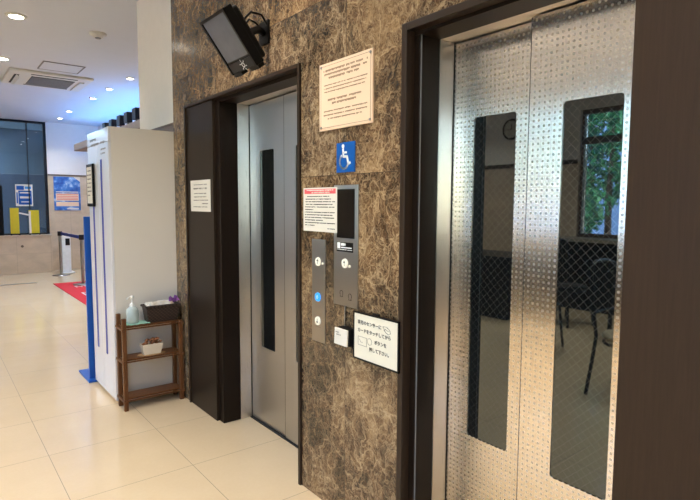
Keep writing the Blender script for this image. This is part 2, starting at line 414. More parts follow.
# far wall: stone dado up to the trim, white above, glass partition on its left
GX0, GX1 = 1.16, 2.0
struct(B().box(GX1, XR, YF, YF+.15, 0, 1.985).box(-1.2, GX1, YF, YF+.15, 0, .77).box(XL-.2, -1.2, YF, YF+.15, 0, 1.985), 'wall_far', M['beige'])
struct(B().box(GX1, XR, YF, YF+.15, 1.985, H).box(XL-.2, -1.2, YF, YF+.15, 1.985, H), 'wall_far_upper', M['white'])
struct(B().box(GX1, XR, YF-.012, YF, 1.975, 2.0), 'trim_4', M['trimbrown'])
struct(B().box(-1.2, XR, 14.2, 14.4, 0, H).box(-1.3, -1.2, YF, 14.4, 0, H), 'wall_office', M['office'])
# left wall with three windows
wins = [(-2.3, -.3), (-.1, 1.9), (2.1, 4.03)]
wz0, wz1 = .96, 2.74
b = B(); b2 = B()
def wallseg(y0, y1, z0, z1):
    if z0 < 2.03: b.box(XL-.2, XL, y0, y1, z0, min(z1, 2.03))
    if z1 > 2.03: b2.box(XL-.2, XL, y0, y1, max(z0, 2.03), z1)
ys = [YB]+[v for w in wins for v in w]+[YF]
for i in range(0, len(ys), 2): wallseg(ys[i], ys[i+1], 0, H)
for w in wins: wallseg(w[0], w[1], 0, wz0); wallseg(w[0], w[1], wz1, H)
struct(b, 'wall_left', M['beige']); struct(b2, 'wall_left_upper', M['white'])
struct(B().box(XL, XL+.02, 4.05, YF, 2.0, 2.06), 'trim_5', M['darkbrown'])
struct(B().box(.92, 1.49, 10.885, 10.945, 0, .004), 'trim_6', M['brushed'])
for i, (y0, y1) in enumerate(wins):
    fr = B()
    for q in (y0, y1-.04): fr.box(XL-.14, XL-.04, q, q+.04, wz0, wz1)
    fr.box(XL-.14, XL-.04, y0, y1, wz0, wz0+.06).box(XL-.14, XL-.04, y0, y1, wz1-.06, wz1).box(XL-.14, XL-.04, y0, y1, 2.27, 2.36)
    fo = fr.build('window_%d' % (i+1), M['trimbrown']); fo['kind'] = 'structure'
    g = B().box(XL-.095, XL-.087, y0+.05, y1-.05, wz0+.05, wz1-.05)
    me = g.build('window_pane', M['glass'], None); loc = me.location - fo.location; me.parent = fo; me.location = loc

# ------------------------------------------------------------------ elevators
def elevator(y_in, y_out, panel_side, panel_edge, clear0, clear1, split_back, split_front, pane_back, pane_front, label, group, pmat, xf, dmat):
    """y_in < y_out: outer frame edges; panel_side +1 = fixed panel at the far end, -1 = near end"""
    ZT = 2.085
    t = thing('elevator', label, 'elevator', (W, (y_in+y_out)/2, 0))
    F = .028 if panel_side < 0 else .020
    b = B().box(W-.012, W+.03, y_in, y_in+F, 0, ZT).box(W-.012, W+.03, y_out-F, y_out, 0, ZT).box(W-.012, W+.03, y_in+F, y_out-F, ZT-F, ZT)
    b.build('door_frame', M['frame'], t, bevel=.002)
    # soffit and inner reveal in dark laminate
    b = B().box(W+.03, 1.572, y_in+.004, y_out-.004, 2.045, ZT-.002)
    b.build('soffit', M['ewood'], t)
    bj = B()
    if panel_side > 0:
        B().box(W-.002, 1.56, panel_edge, y_out-F-.003, .002, ZT-F-.004).build('side_panel', pmat, t, bevel=.0015)
        bj.box(W+.018, 1.572, clear1, panel_edge-.0015, .001, 2.045).box(W+.03, 1.572, y_in+.004, clear0, .001, 2.045)
    else:
        B().box(W-.002, 1.56, y_in+F+.003, panel_edge, .002, ZT-F-.004).build('side_panel', pmat, t, bevel=.0015)
        bj.box(1.562, 1.572, y_in+.03, clear0, .001, 2.045).box(W+.03, 1.572, clear1, y_out-.004, .001, 2.045)
    bj.build('reveal', M['ewood'], t, bevel=.001)
    if panel_side < 0: B().box(1.470, 1.475, clear1-.0025, clear1, .002, 2.044).build('seal_strip', M['slat'], t)
    B().box(1.572, 1.735, y_in+.004, clear0+.003, .001, 2.045).box(1.572, 1.735, clear1-.003, y_out-.004, .001, 2.045).build('steel_jamb', M['steel'], t)
    B().box(1.572, 1.735, y_in+.004, y_out-.004, 2.046, ZT-.002).build('steel_header', M['steel'], t)
    B().box(xf-.010, 1.735, clear0, clear1, .0005, .006).build('sill', M['darkslot'], t)
    def leaf(x, y0, y1, p0, p1):
        z0, z1, q0, q1 = .008, 2.040, .505, 1.7485
        d = B()
        d.box(x, x+.028, y0, y1, z0, q0).box(x, x+.028, y0, y1, q1, z1).box(x, x+.028, y0, p0, q0, q1).box(x, x+.028, p1, y1, q0, q1)
        # rounded pane corners
        r = .012
        for cy, cz, sy, sz in ((p0, q0, 1, 1), (p1, q0, -1, 1), (p0, q1, 1, -1), (p1, q1, -1, -1)):
            pts = [(x, cy, cz)]+[(x, cy+sy*(r-r*math.sin(a)), cz+sz*(r-r*math.cos(a))) for a in [i*PI/2/5 for i in range(6)]]
            d.prism(pts, (.02, 0, 0))
        o = d.build('door_leaf', dmat, t)
        B().box(x+.0035, x+.02, p0+.0005, p1-.0005, q0+.0005, q1-.0005).build('wired_glass_pane', M['wglass'], o)
        B().box(x-.0008, x+.02, (y1 if x == xf else y0-.002), (y1+.0018 if x == xf else y0), z0, z1).build('leaf_edge_strip', M['darkslot'], o)
    leaf(1.655, split_back, clear1-.006, *pane_back)
    leaf(xf, clear0+.004, split_front, *pane_front)
    B().box(1.65, 1.70, clear1-.006, clear1-.0035, .006, 2.045).build('door_gap_seal', M['black'], t)
    return t
el1 = elevator(2.21, 3.668, 1, 3.221, 2.232, 3.160, 2.69, 2.722, (2.852, 3.026), (2.40, 2.60), 'far elevator with steel doors below the tilted wall monitor', None, M['gwood'], 1.648, M['door_plain'])
el2 = elevator(.10, 1.508, -1, .665, .668, 1.454, 1.05, 1.083, (1.162, 1.349), (.768, .96), 'large near elevator with dotted steel doors at right of the marble strip', None, M['dwood'], 1.615, M['door'])
B().box(W-.006, W+.01, 1.4835, 1.4955, .915, .975).build('lock_plate', M['chrome'], el2, bevel=.002)

# ------------------------------------------------------------------ wall signs and panels
X = W
# plaque
t = thing('wall_plaque', 'large cream plaque with brown printed lines high on the marble', 'plaque', (X, 1.861, 1.747))
B().box(X-.008, X, 1.676, 2.046, 1.747, 2.039).build('plaque_board', M['board'], t, bevel=.001)
for y in (1.690, 2.032):
    for z in (1.761, 2.025): B().cyl((X-.008, y, z), (X-.012, y, z), .006, .005, 12).build('screw', M['brushed'], t)
x = X-.008
bd = B(); bd.stroke(x, [(2.034, 1.759), (1.688, 1.759), (1.688, 2.027), (2.034, 2.027), (2.034, 1.759)], .0016)
bd.build('border_line', M['inkbrown'], t)
lr = B()
lr.rows(x, 2.02, 1.70, 2.010, .0165, [(.02, .98), (.04, .96), (.14, .80)], .0095, 3)
lr.rows(x, 2.02, 1.70, 1.945, .0145, [(.03, .97), (.03, .95), (.03, .92)], .005, 4)
lr.rows(x, 2.02, 1.70, 1.882, .0165, [(.12, .85), (.22, .74)], .0095, 5)
lr.rows(x, 2.02, 1.70, 1.832, .0165, [(.03, .97), (.02, .97), (.12, .86)], .006, 6)
lr.build('lettering', M['inkbrown'], t)
# wheelchair sign
t = thing('wheelchair_sign', 'square blue sign with a white wheelchair symbol below the plaque', 'sign', (X, 1.856, 1.556))
B().box(X-.006, X, 1.7925, 1.919, 1.556, 1.684).build('sign_plate', M['iconblue'], t, bevel=.0015)
ic = B(); cx, cz, k = 1.861, 1.612, .00118
def P(a, c): return (cx-a*k, cz+c*k)
x = X-.006
ic.cyl((x, *P(-8, 47)), (x-.0012, *P(-8, 47)), .0088, n=20)
ic.stroke(x, [P(-8, 36), P(-6, 10), P(16, 9), P(24, -18), P(33, -14)], .0105, .0012)
ic.stroke(x, [P(-7, 24), P(12, 24)], .0085, .0012)
arc = [P(-2+26*math.cos(a), -8+26*math.sin(a)) for a in [math.radians(125+i*12) for i in range(18)]]
ic.stroke(x, arc, .0085, .0012)
ic.build('wheelchair_symbol', M['iconwhite'], t)
# red-headed paper notice
t = thing('paper_notice', 'white paper notice with a red printed header left of the black display', 'notice', (X, 2.056, 1.29))
x = X-.0078
B().box(x, x+.0012, 1.911, 2.180, 1.292, 1.494).build('paper_sheet', M['paper'], t)
x2 = x
B().plate(x2, 2.170, 1.921, 1.466, 1.488).build('red_header', M['red'], t)['label'] = 'red header band'
B().rows(x2-.0006, 2.160, 1.93, 1.4845, .010, [(.04, .96), (.2, .84)], .006, 9).build('header_lettering', M['paper'], t)
B().rows(x2, 2.172, 1.92, 1.456, .0122, [(.1, .8), (.03, .85), (.02, .97), (.05, .9), (.02, .96), (.02, .3), (.02, .97), (.02, .9), (.02, .95), (.02, .6), (.02, .97), (.02, .35), (.75, .97)], .0046, 10).build('lettering', M['ink'], t)
# hall call panel with dark display
t = thing('elevator_call_panel', 'tall steel call panel with a black display below the wheelchair sign', 'control panel', (X, 1.86, .973))
B().box(X-.006, X, 1.768, 1.937, .973, 1.502).build('panel_plate', M['panel'], t, bevel=.002)
x = X-.006
B().box(x-.0012, x, 1.788, 1.9145, 1.272, 1.484).build('display', M['blackg'], t, bevel=.001)
lb = B().plate(x, 1.914, 1.797, 1.212, 1.254, .0012).build('label_strip', M['black'], t)
mk = B().plate(x-.0012, 1.909, 1.887, 1.226, 1.252).plate(x-.0012, 1.881, 1.859, 1.238, 1.250).plate(x-.0012, 1.857, 1.850, 1.239, 1.249).plate(x-.0012, 1.881, 1.806, 1.228, 1.233)
mk.rows(x-.0012, 1.909, 1.803, 1.2225, .006, [(0, 1)], .003, 12); mk.build('label_mark', M['iconwhite'], lb)
def callbutton(y, z, m, par, arrow=None, r=.021):
    q = B().cyl((x, y, z), (x-.005, y, z), r, r*.94, 28).build('call_button', m, par)
    if arrow:
        a = B().stroke(x-.005, [(y, z-.010), (y, z+.010)], .003).stroke(x-.005, [(y+.006, z+arrow*.003), (y, z+arrow*.010), (y-.006, z+arrow*.003)], .003)
        a.build('arrow_mark', M['ink'], q)
    return q
callbutton(1.853, 1.162, M['button'], t, 1)
B().cyl((x, 1.820, 1.152), (x-.004, 1.820, 1.152), .006, n=14).build('indicator_lamp', M['button'], t)
for y, z in ((1.879, 1.023), (1.818, 1.015)):
    kn = B().stroke(x, [(y+.011*math.cos(a), z+.011*math.sin(a)+.006) for a in [math.radians(-40+i*26) for i in range(11)]], .002).stroke(x, [(y-.007, z-.004), (y-.009, z-.011), (y+.009, z-.011), (y+.007, z-.004)], .002)
    kn.build('bell_mark', M['ink'], t)
# older narrow call panel
t = thing('elevator_call_panel', 'narrow steel call panel with a blue lit button under the paper notice', 'control panel', (X, 2.058, .771))
B().box(X-.006, X+.002, 2.006, 2.111, .771, 1.256).build('panel_plate', M['panel'], t, bevel=.0015)
x = X-.006
callbutton(2.058, 1.152, M['button'], t, 1)
B().cyl((x, 2.022, 1.146), (x-.003, 2.022, 1.146), .006, n=12).build('indicator_lamp', M['button'], t)
bb = callbutton(2.06, .985, M['buttonblue'], t); bb['label'] = 'blue lit button'
B().stroke(x-.005, [(2.067, .985), (2.06, .993), (2.053, .985), (2.06, .977), (2.067, .985)], .002).build('button_mark', M['iconwhite'], bb)
callbutton(2.06, .872, M['button'], t, -1)
B().rows(x, 2.085, 2.035, .845, .01, [(.1, .9)], .004, 3).build('lettering', M['inkgrey'], t)
# card reader with tilted white face
t = thing('card_reader', 'small black card reader with a tilted white face on the marble', 'card reader', (X, 1.84, .80))
B().box(X-.036, X+.002, 1.785, 1.872, .808, .884).build('reader_body', M['black'], t, bevel=.003)
fc = B().obox((X-.041, 1.834, .845), (0, 1, 0), Vector((.05, 0, 1)).normalized(), Vector((-1, 0, .05)).normalized(), .045, .036, .004)
fc.build('reader_face', M['paper'], t, bevel=.002)
B().rows(X-.0468, 1.866, 1.806, .866, .01, [(.0, .35), (.1, .6)], .005, 8).build('face_print', M['inkgrey'], t)
B().box(X-.022, X, 1.780, 1.784, .80, .88).build('side_bracket', M['black'], t)
B().tube([(X-.003, 1.856, .972), (X-.004, 1.856, .93), (X-.004, 1.8555, .878)], .003).build('cable', M['brushed'], t)
# framed instruction sign
t = thing('framed_sign', 'black framed white sign with hand-lettered instructions right of the card reader', 'sign', (X, 1.655, .755))
y0, y1, z0, z1 = 1.494, 1.777, .763, .968
B().box(X-.020, X-.0125, y0, y0+.007, z0, z1).box(X-.020, X-.0125, y1-.007, y1, z0, z1).box(X-.020, X-.0125, y0, y1, z0, z0+.007).box(X-.020, X-.0125, y0, y1, z1-.007, z1).build('sign_frame', M['black'], t)
B().box(X-.0185, X-.0125, y0+.004, y1-.004, z0+.004, z1-.004).build('sign_face', M['signw'], t)
B().box(X-.0124, X, 1.60, 1.72, .80, .92).build('back_pad', M['black'], t)
B().box(X-.018, X-.0125, 1.615, 1.655, z1-.002, z1+.008).build('hanger_clip', M['black'], t)
x = X-.0185
tx = B()
for s_, y_, z_, sz in (('専用のセンサーに', 1.748, .919, .0190), ('カードをタッチしてから', 1.748, .885, .0190), ('ボタンを', 1.640, .850, .0190), ('押して下さい。', 1.672, .815, .0190)):
    q = text(s_, sz, 't', None, None, x, y_, z_, bold=.0003)
    tx.add(q.v, q.f)
tx.build('lettering', M['ink'], t)
dy_, dz_ = -.024, .006
hd = B().stroke(x, [(1.612+dy_, .926+dz_), (1.590+dy_, .928+dz_), (1.572+dy_, .918+dz_), (1.566+dy_, .905+dz_), (1.580+dy_, .899+dz_), (1.596+dy_, .906+dz_), (1.612+dy_, .926+dz_)], .0018).stroke(x, [(1.600+dy_, .918+dz_), (1.578+dy_, .912+dz_)], .0016).stroke(x, [(1.606+dy_, .913+dz_), (1.590+dy_, .902+dz_)], .0016)
hd.build('hand_drawing', M['inkgrey'], t)
cdw = B().stroke(x, [(1.768+dy_, .858+dz_), (1.712+dy_, .858+dz_), (1.712+dy_, .822+dz_), (1.768+dy_, .822+dz_), (1.768+dy_, .858+dz_)], .0016)
cdw.stroke(x, [(1.693+dy_+.014*math.cos(a), .847+dz_+.014*math.sin(a)) for a in [i*PI/8 for i in range(17)]], .0014)
cdw.stroke(x, [(1.735, .853), (1.728, .841), (1.715, .841)], .0016)
cdw.build('button_drawing', M['inkgrey'], t)
# notice on the far elevator's side panel
t = thing('paper_notice', 'white paper notice taped on the dark side panel of the far elevator', 'notice', (W-.002, 3.425, 1.366))
x = W-.0035
B().box(x, W-.002, 3.264, 3.588, 1.366, 1.572).build('paper_sheet', M['paper'], t)
ln = B().rows(x, 3.56, 3.29, 1.545, .026, [(.1, .9)], .006, 31).rows(x, 3.56, 3.29, 1.522, .03, [(.08, .88)], .012, 32)
ln.rows(x, 3.56, 3.29, 1.487, .022, [(.12, .85), (.1, .85), (.08, .95), (.6, .95), (.06, .9)], .007, 33)
ln.build('lettering', M['inkgrey'], t)

# ------------------------------------------------------------------ tilted monitor
t = thing('wall_monitor', 'black monitor tilted downward on a bracket above the far elevator', 'monitor', (W, 2.5, 2.30))
up = Vector((-.605, 0, .797)).normalized(); nn = Vector((up.z, 0, -up.x)); nn = Vector((-.797, 0, -.605)).normalized(); yy = Vector((0, 1, 0))
c0 = Vector((1.172, 2.436, 2.178))        # centre of the front face
HH = .1405; HW = .129
B().obox(c0-nn*.022, yy, up, nn, HW, HH, .022).build('bezel', M['black'], t, bevel=.004)
B().obox(c0-nn*.058, yy, up, nn, HW-.012, HH-.012, .022).build('rear_housing', M['black'], t, bevel=.012)
fb = B()
for q, ha, hb in ((yy*(HW-.007), .007, HH), (-yy*(HW-.007), .007, HH)): fb.obox(c0+q+nn*.003, yy, up, nn, ha, hb, .004)
fb.obox(c0+up*(HH-.007)+nn*.003, yy, up, nn, HW-.014, .007, .004)
fb.build('front_rim', M['black'], t)
B().obox(c0+up*.026+nn*.0002, yy, up, nn, HW-.016, HH-.036, .0015).build('screen', M['screen'], t)
B().obox(c0-up*.112+nn*.001, yy, up, nn, HW-.01, .022, .003).build('lower_bezel', M['dgrey'], t, bevel=.001)
for y in (-.085, .085): B().obox(c0-up*.148-nn*.02+yy*y, yy, up, nn, .04, .010, .018).build('foot', M['black'], t, bevel=.002)
em = B(); ce = c0-up*.114+nn*.0042-yy*.02
for i in range(12):
    a = i*PI/6; d = yy*math.cos(a)+up*math.sin(a); e = -yy*math.sin(a)+up*math.cos(a)
    em.obox(ce+d*.0105, d, e, nn, .0020, .0032, .0003)
for i in range(6):
    a = i*PI/3+.3; d = yy*math.cos(a)+up*math.sin(a); e = -yy*math.sin(a)+up*math.cos(a)
    em.obox(ce+d*.0225, d, e, nn, .0055, .0018, .0003)
em.build('emblem', M['iconwhite'], t)
B().box(W-.012, W, 2.50, 2.60, 2.24, 2.36).build('wall_plate', M['black'], t, bevel=.002)
ar = B().tube([c0-nn*.07, c0-nn*.11+yy*.02, (W-.06, 2.51, 2.30), (W-.008, 2.55, 2.30)], .018, 12)
ar.build('bracket_arm', M['black'], t)
B().tube([(W-.004, 2.52, 2.335), (W-.05, 2.50, 2.372), (W-.12, 2.48, 2.365), c0-nn*.07+up*.04], .006, 8).build('cable', M['black'], t)
B().tube([(W-.004, 2.56, 2.315), (W-.06, 2.55, 2.345), (W-.12, 2.50, 2.335), c0-nn*.07+up*.01], .005, 8).build('cable', M['black'], t)

# ------------------------------------------------------------------ white cabinet with blue board
t = thing('tall_cabinet', 'tall pale cabinet with two blue handles behind the brown shelf', 'cabinet', (1.215, 4.215, 0))
cx0, cx1, cy0, cy1, ch = .992, 1.46, 3.918, 4.512, 1.936
B().box(cx0+.018, cx1, cy0, cy1, .012, ch).box(cx0+.03, cx1-.02, cy0+.02, cy1-.02, 0, .012).build('body', M['cab'], t, bevel=.002)
for a, c, hy in ((cy0, 4.215, 4.115), (4.217, cy1, 4.365)):
    d = B().box(cx0, cx0+.017, a+.001, c-.001, .03, ch-.10).build('door', M['cabfront'], t, bevel=.002)
    hz1 = 1.725 if a == cy0 else 1.70
    B().box(cx0-.006, cx0+.002, hy-.014, hy+.014, .325, hz1).build('handle', M['cabblue'], d, bevel=.003)
B().box(cx0, cx0+.017, cy0+.001, cy1-.001, ch-.098, ch-.001).build('top_rail', M['cabfront'], t, bevel=.002)
B().rows(cx0, 4.48, 3.96, 1.885, .035, [(.1, .45), (.1, .9)], .02, 5, .03).rows(cx0, 4.14, 3.95, 1.80, .03, [(.1, .8), (.1, .7)], .014, 6).build('printed_lines', M['inkgrey'], t)
t = thing('framed_notice', 'small black framed paper on the front of the tall cabinet', 'notice', (cx0, 4.392, 1.39))
B().box(cx0-.020, cx0-.0065, 4.30, 4.485, 1.392, 1.706).build('frame', M['black'], t, bevel=.002)
B().box(cx0-.021, cx0-.019, 4.318, 4.467, 1.415, 1.684).build('paper_sheet', M['paper'], t)
B().rows(cx0-.021, 4.455, 4.33, 1.66, .03, [(.1, .9), (0, 1), (0, .9), (0, 1), (0, .8), (0, 1), (0, .6)], .012, 7).build('lettering', M['inkgrey'], t)
t = thing('blue_sign_board', 'upright blue board on a flat blue foot behind the tall cabinet', 'sign board', (1.1, 4.7, 0))
B().box(.968, 1.30, 4.60, 4.622, .016, 1.312).build('board', M['blue'], t, bevel=.003)
B().box(.948, 1.32, 4.535, 4.90, 0, .016).build('foot', M['blue'], t, bevel=.003)

# ------------------------------------------------------------------ small wooden shelf and the things on it
t = thing('wooden_shelf', 'small dark brown three-tier shelf against the side of the tall cabinet', 'shelf', (1.21, 3.82, 0))
sx0, sx1, sy0, sy1 = 1.00, 1.415, 3.748, 3.905
for xx in (sx0, sx1-.028):
    for yyv in (sy0, sy1-.028):
        q = B(); hz = (.640 if xx == sx0 else .585) if yyv == sy0 else .655
        q.box(xx, xx+.028, yyv, yyv+.028, 0, hz); q.build('post', M['shelf'], t, bevel=.004)
for z in (.075, .345, .572):
    q = B()
    for i in range(6):
        yb = sy0+.012+i*.0225; q.box(sx0+.029 if i in (0, 5) else sx0+.012, sx1-.029 if i in (0, 5) else sx1-.012, yb, yb+.0215, z, z+.014)
    q.build('shelf_board', M['shelf'], t, bevel=.002)
    for yb in (sy0-.004, sy1-.012): B().box(sx0+.002, sx1-.002, yb, yb+.012, z-.010, z-.0005).build('cross_rail', M['shelf'], t, bevel=.003)
    for xx in (sx0-.005, sx1-.009): B().box(xx, xx+.014, sy0-.01, sy1+.004, z-.014, z+.002).build('side_rail', M['shelf'], t, bevel=.003)
ZT = .5865
# mint cloth
b = B(); nx, ny = 14, 8
for j in range(ny+1):
    for i in range(nx+1):
        b.v.append(Vector((1.032+.158*i/nx+.004*math.sin(j*1.3), 3.757+.115*j/ny+.004*math.sin(i*.9), ZT+.0015+.0022*(1+math.sin(i*1.7)*math.cos(j*1.4)))))
for j in range(ny):
    for i in range(nx): b.f.append((j*(nx+1)+i, j*(nx+1)+i+1, (j+1)*(nx+1)+i+1, (j+1)*(nx+1)+i)); b.sm.append(True)
o = b.build('folded_cloth', M['mint']); tag(o, 'mint green cloth under the pump bottle on the shelf', 'cloth')
md = o.modifiers.new('thick', 'SOLIDIFY'); md.thickness = .003; md.offset = 1
# pump bottle
bx, by, bz = 1.088, 3.815, ZT+.0075
t = thing('soap_pump_bottle', 'pale blue pump bottle with white pump on the mint cloth', 'bottle', (bx, by, bz))
B().lathe((bx, by, bz), [(.034, 0), (.039, .004), (.040, .03), (.040, .085), (.036, .1), (.022, .112), (.016, .117)]).build('bottle_body', M['soap'], t)
B().lathe((bx, by, bz), [(.017, .115), (.017, .133), (.008, .137), (.0055, .142), (.0055, .168)], 20).build('pump_collar', M['pump'], t)
B().lathe((bx, by, bz), [(.007, .166), (.012, .170), (.013, .186), (.008, .191)], 20).tube([(bx, by, bz+.181), (bx-.018, by-.006, bz+.182), (bx-.034, by-.012, bz+.176), (bx-.037, by-.013, bz+.168)], .0055, 10).build('pump_head', M['pump'], t)
# wicker basket
kx0, kx1, ky0, ky1, kz = 1.160, 1.410, 3.762, 3.874, ZT+.0002
t = thing('wicker_basket', 'dark wicker basket of white cotton on the top shelf', 'basket', ((kx0+kx1)/2, (ky0+ky1)/2, kz))
kcx, kcy = (kx0+kx1)/2, (ky0+ky1)/2; hx, hy = (kx1-kx0)/2-.008, (ky1-ky0)/2-.003
b = B()
def ring(z, e, w):
    return [(kcx+i*(hx+e), kcy+j*(hy+e), z) for i, j in ((-1, -1), (1, -1), (1, 1), (-1, 1))]
o1, o2, i1, i2 = ring(kz, -.014, 0), ring(kz+.112, 0, 0), ring(kz+.008, -.022, 0), ring(kz+.112, -.008, 0)
vs = o1+o2+i1+i2
b.add(vs, [(3, 2, 1, 0)]+[(i, (i+1) % 4, 4+(i+1) % 4, 4+i) for i in range(4)]+[(4+i, 4+(i+1) % 4, 12+(i+1) % 4, 12+i) for i in range(4)]+[(12+i, 12+(i+1) % 4, 8+(i+1) % 4, 8+i) for i in range(4)]+[(8, 9, 10, 11)])
b.build('basket_body', M['wicker'], t, bevel=.003)
b = B()
c4 = [Vector(p) for p in ring(kz+.113, 0, 0)]
for i in range(4): b.cyl(c4[i], c4[(i+1) % 4], .008, n=10)
for p in c4: b.blob(p, .009, .009, .009)
b.build('rim', M['wicker'], t)
b = B()
for z0_ in (.02, .05, .08):
    q4 = [Vector(p) for p in ring(kz+z0_+.01, -.010+.012*z0_/.1, 0)]
rs = random.Random(4); b = B()
for i in range(46): b.blob((kcx+rs.uniform(-.088, .075), kcy+rs.uniform(-.032, .032), kz+.106+rs.uniform(-.004, .018)), rs.uniform(.02, .032), rs.uniform(.016, .024), rs.uniform(.012, .02), 9, 6, .15, rs)
o = b.build('cotton_tissues', M['tissue']); tag(o, 'heap of white cotton tissues inside the wicker basket', 'tissues', kind='stuff')
b = B(); rs = random.Random(9)
for i in range(16):
    a = rs.uniform(0, 2*PI); d = Vector((math.cos(a)*.6, math.sin(a)*.5, rs.uniform(.5, 1))).normalized(); p = Vector((kcx+.082, kcy-.008, kz+.122)); u = d.orthogonal().normalized(); w_ = d.cross(u)
    q = p+d*rs.uniform(.026, .052)
    b.add([p-u*.003, p+u*.003, q+u*.022+w_*rs.uniform(-.008, .008), q+d*.008, q-u*.022+w_*rs.uniform(-.008, .008)], [(0, 1, 2, 3, 4)])
o = b.build('crumpled_wrapping', M['purple']); tag(o, 'crumpled purple paper at the right end of the basket', 'paper')
o.modifiers.new('thick', 'SOLIDIFY').thickness = .0012
# doily, pot, chips on the middle shelf
MZ = .3592; px_, py_ = 1.205, 3.80
b = B(); n = 40
vs = [(px_+(.094+.006*math.cos(i*PI/2.5*2))*math.cos(2*PI*i/n), py_-.002+(.043+.003*math.cos(i*PI/2.5*2))*math.sin(2*PI*i/n), MZ) for i in range(n)]
b.prism(vs, (0, 0, .004)); o = b.build('doily', M['doily']); tag(o, 'tan oval doily beneath the white pot on the middle shelf', 'doily')
z0 = MZ+.0042
t = thing('white_pot', 'small tapered white square pot on the middle shelf', 'pot', (px_, py_, z0))
b = B(); o1 = [(px_+i*.057, py_+j*.030, z0) for i, j in ((-1, -1), (1, -1), (1, 1), (-1, 1))]; o2 = [(px_+i*.073, py_+j*.040, z0+.075) for i, j in ((-1, -1), (1, -1), (1, 1), (-1, 1))]
i1 = [(px_+i*.055, py_+j*.028, z0+.03) for i, j in ((-1, -1), (1, -1), (1, 1), (-1, 1))]; i2 = [(px_+i*.069, py_+j*.036, z0+.075) for i, j in ((-1, -1), (1, -1), (1, 1), (-1, 1))]
b.add(o1+o2+i1+i2, [(3, 2, 1, 0)]+[(i, (i+1) % 4, 4+(i+1) % 4, 4+i) for i in range(4)]+[(4+i, 4+(i+1) % 4, 12+(i+1) % 4, 12+i) for i in range(4)]+[(12+i, 12+(i+1) % 4, 8+(i+1) % 4, 8+i) for i in range(4)]+[(8, 9, 10, 11)])
b.build('pot_body', M['pot'], t, bevel=.003)
rs = random.Random(12); b = B()
for i in range(30): b.blob((px_+rs.uniform(-.058, .058), py_+rs.uniform(-.024, .024), z0+.074+rs.uniform(-.006, .030)), rs.uniform(.009, .017), rs.uniform(.007, .012), rs.uniform(.006, .011), 7, 5, .2, rs)
o = b.build('wood_chips', M['nuts']); tag(o, 'heaped brown potpourri chips in the white pot', 'potpourri', kind='stuff')

# ------------------------------------------------------------------ far counter area
t = thing('reception_counter', 'beige stone counter below the far glass partition', 'counter', (1.4, 12.5, 0))
B().box(.6, 2.0, 12.42, YF, 0, .742).build('counter_front', M['beige'], t, bevel=.003)
B().box(.58, 2.02, 12.40, YF, .744, .772).build('counter_top', M['beige'], t, bevel=.003)
B().cyl((1.475, 12.421, .55), (1.475, 12.41, .55), .025, n=16).build('bell_socket', M['trimbrown'], t)
t = thing('glass_partition', 'tinted glass partition above the beige counter on the far wall', 'glass partition', (1.5, YF+.05, .77))
b = B(); b.box(GX1-.05, GX1, YF+.02, YF+.08, .773, H-.001).box(-1.2, GX1-.05, YF+.02, YF+.08, H-.045, H-.001).box(1.655, 1.67, YF+.02, YF+.08, .773, H-.045).box(-1.2, GX1-.05, YF+.02, YF+.08, .773, .80)
b.build('partition_frame', M['dgrey'], t)
B().box(-1.2, GX1-.05, YF+.045, YF+.055, 1.985, H-.045).build('upper_pane', M['glass_tint'], t)
B().box(-1.2, GX1-.05, YF+.043, YF+.053, .80, 1.983).build('lower_pane', M['glass_film'], t)
tag(B().box(1.10, 1.185, 12.45, 12.53, .773, 1.74).build('dark_post', M['black']), 'dark upright post at the left end of the counter', 'post')
for xa, xb, h_, lab in ((1.30, 1.45, 1.31, 'left yellow panel standing on the far counter'), (1.62, 1.80, 1.265, 'right yellow panel standing on the far counter')):
    t = thing('yellow_panel', lab, 'panel', ((xa+xb)/2, 12.5, .773), 'yellow panels on the far counter')
    B().box(xa, xb, 12.495, 12.505, .80, h_).build('board', M['yellow'], t)
    for q in (xa-.01, xb-.02): B().box(q, q+.03, 12.46, 12.54, .773, .80).build('foot', M['black'], t)
    if xa > 1.5: B().box(xa, xa+.035, 12.490, 12.495, .80, h_-.02).build('pale_edge', M['paper'], t)
o = B().obox((1.535, 12.489, 1.19), Vector((1, 0, -.25)).normalized(), Vector((.25, 0, 1)).normalized(), (0, 1, 0), .085, .014, .003).build('white_card', M['paper'])
tag(o, 'white card strip spanning the two yellow panels on the counter', 'card')
t = thing('counter_poster', 'blue and white poster stuck on the far glass partition', 'poster', (1.57, YF+.04, 1.345))
yp = YF+.0425
B().box(1.425, 1.725, yp-.003, yp, 1.345, 1.78).build('poster_sheet', M['paper'], t)
B().box(1.445, 1.575, yp-.0036, yp-.003, 1.67, 1.75).box(1.475, 1.705, yp-.0036, yp-.003, 1.375, 1.655).box(1.44, 1.465, yp-.0036, yp-.003, 1.40, 1.62).build('printed_block', M['iconblue'], t)
B().box(1.50, 1.68, yp-.0042, yp-.0036, 1.60, 1.625).box(1.50, 1.68, yp-.0042, yp-.0036, 1.50, 1.54).box(1.52, 1.66, yp-.0042, yp-.0036, 1.42, 1.44).build('printed_line', M['paper'], t)
B().box(1.59, 1.70, yp-.0036, yp-.003, 1.69, 1.74).build('pale_print', M['skyblue'], t)
t = thing('wall_poster', 'large blue poster hung on the beige far wall', 'poster', (2.35, YF, 1.255))
B().box(2.10, 2.60, YF-.012, YF, 1.258, 1.955).build('poster_sheet', M['poster'], t)
B().box(2.135, 2.565, YF-.0128, YF-.012, 1.46, 1.61).box(2.135, 2.565, YF-.0128, YF-.012, 1.345, 1.435).build('text_block', M['board'], t)
b = B()
for z in (1.58, 1.545, 1.51, 1.48): b.box(2.15, 2.55, YF-.0134, YF-.0128, z, z+.012)
b.build('printed_line', M['red'], t)
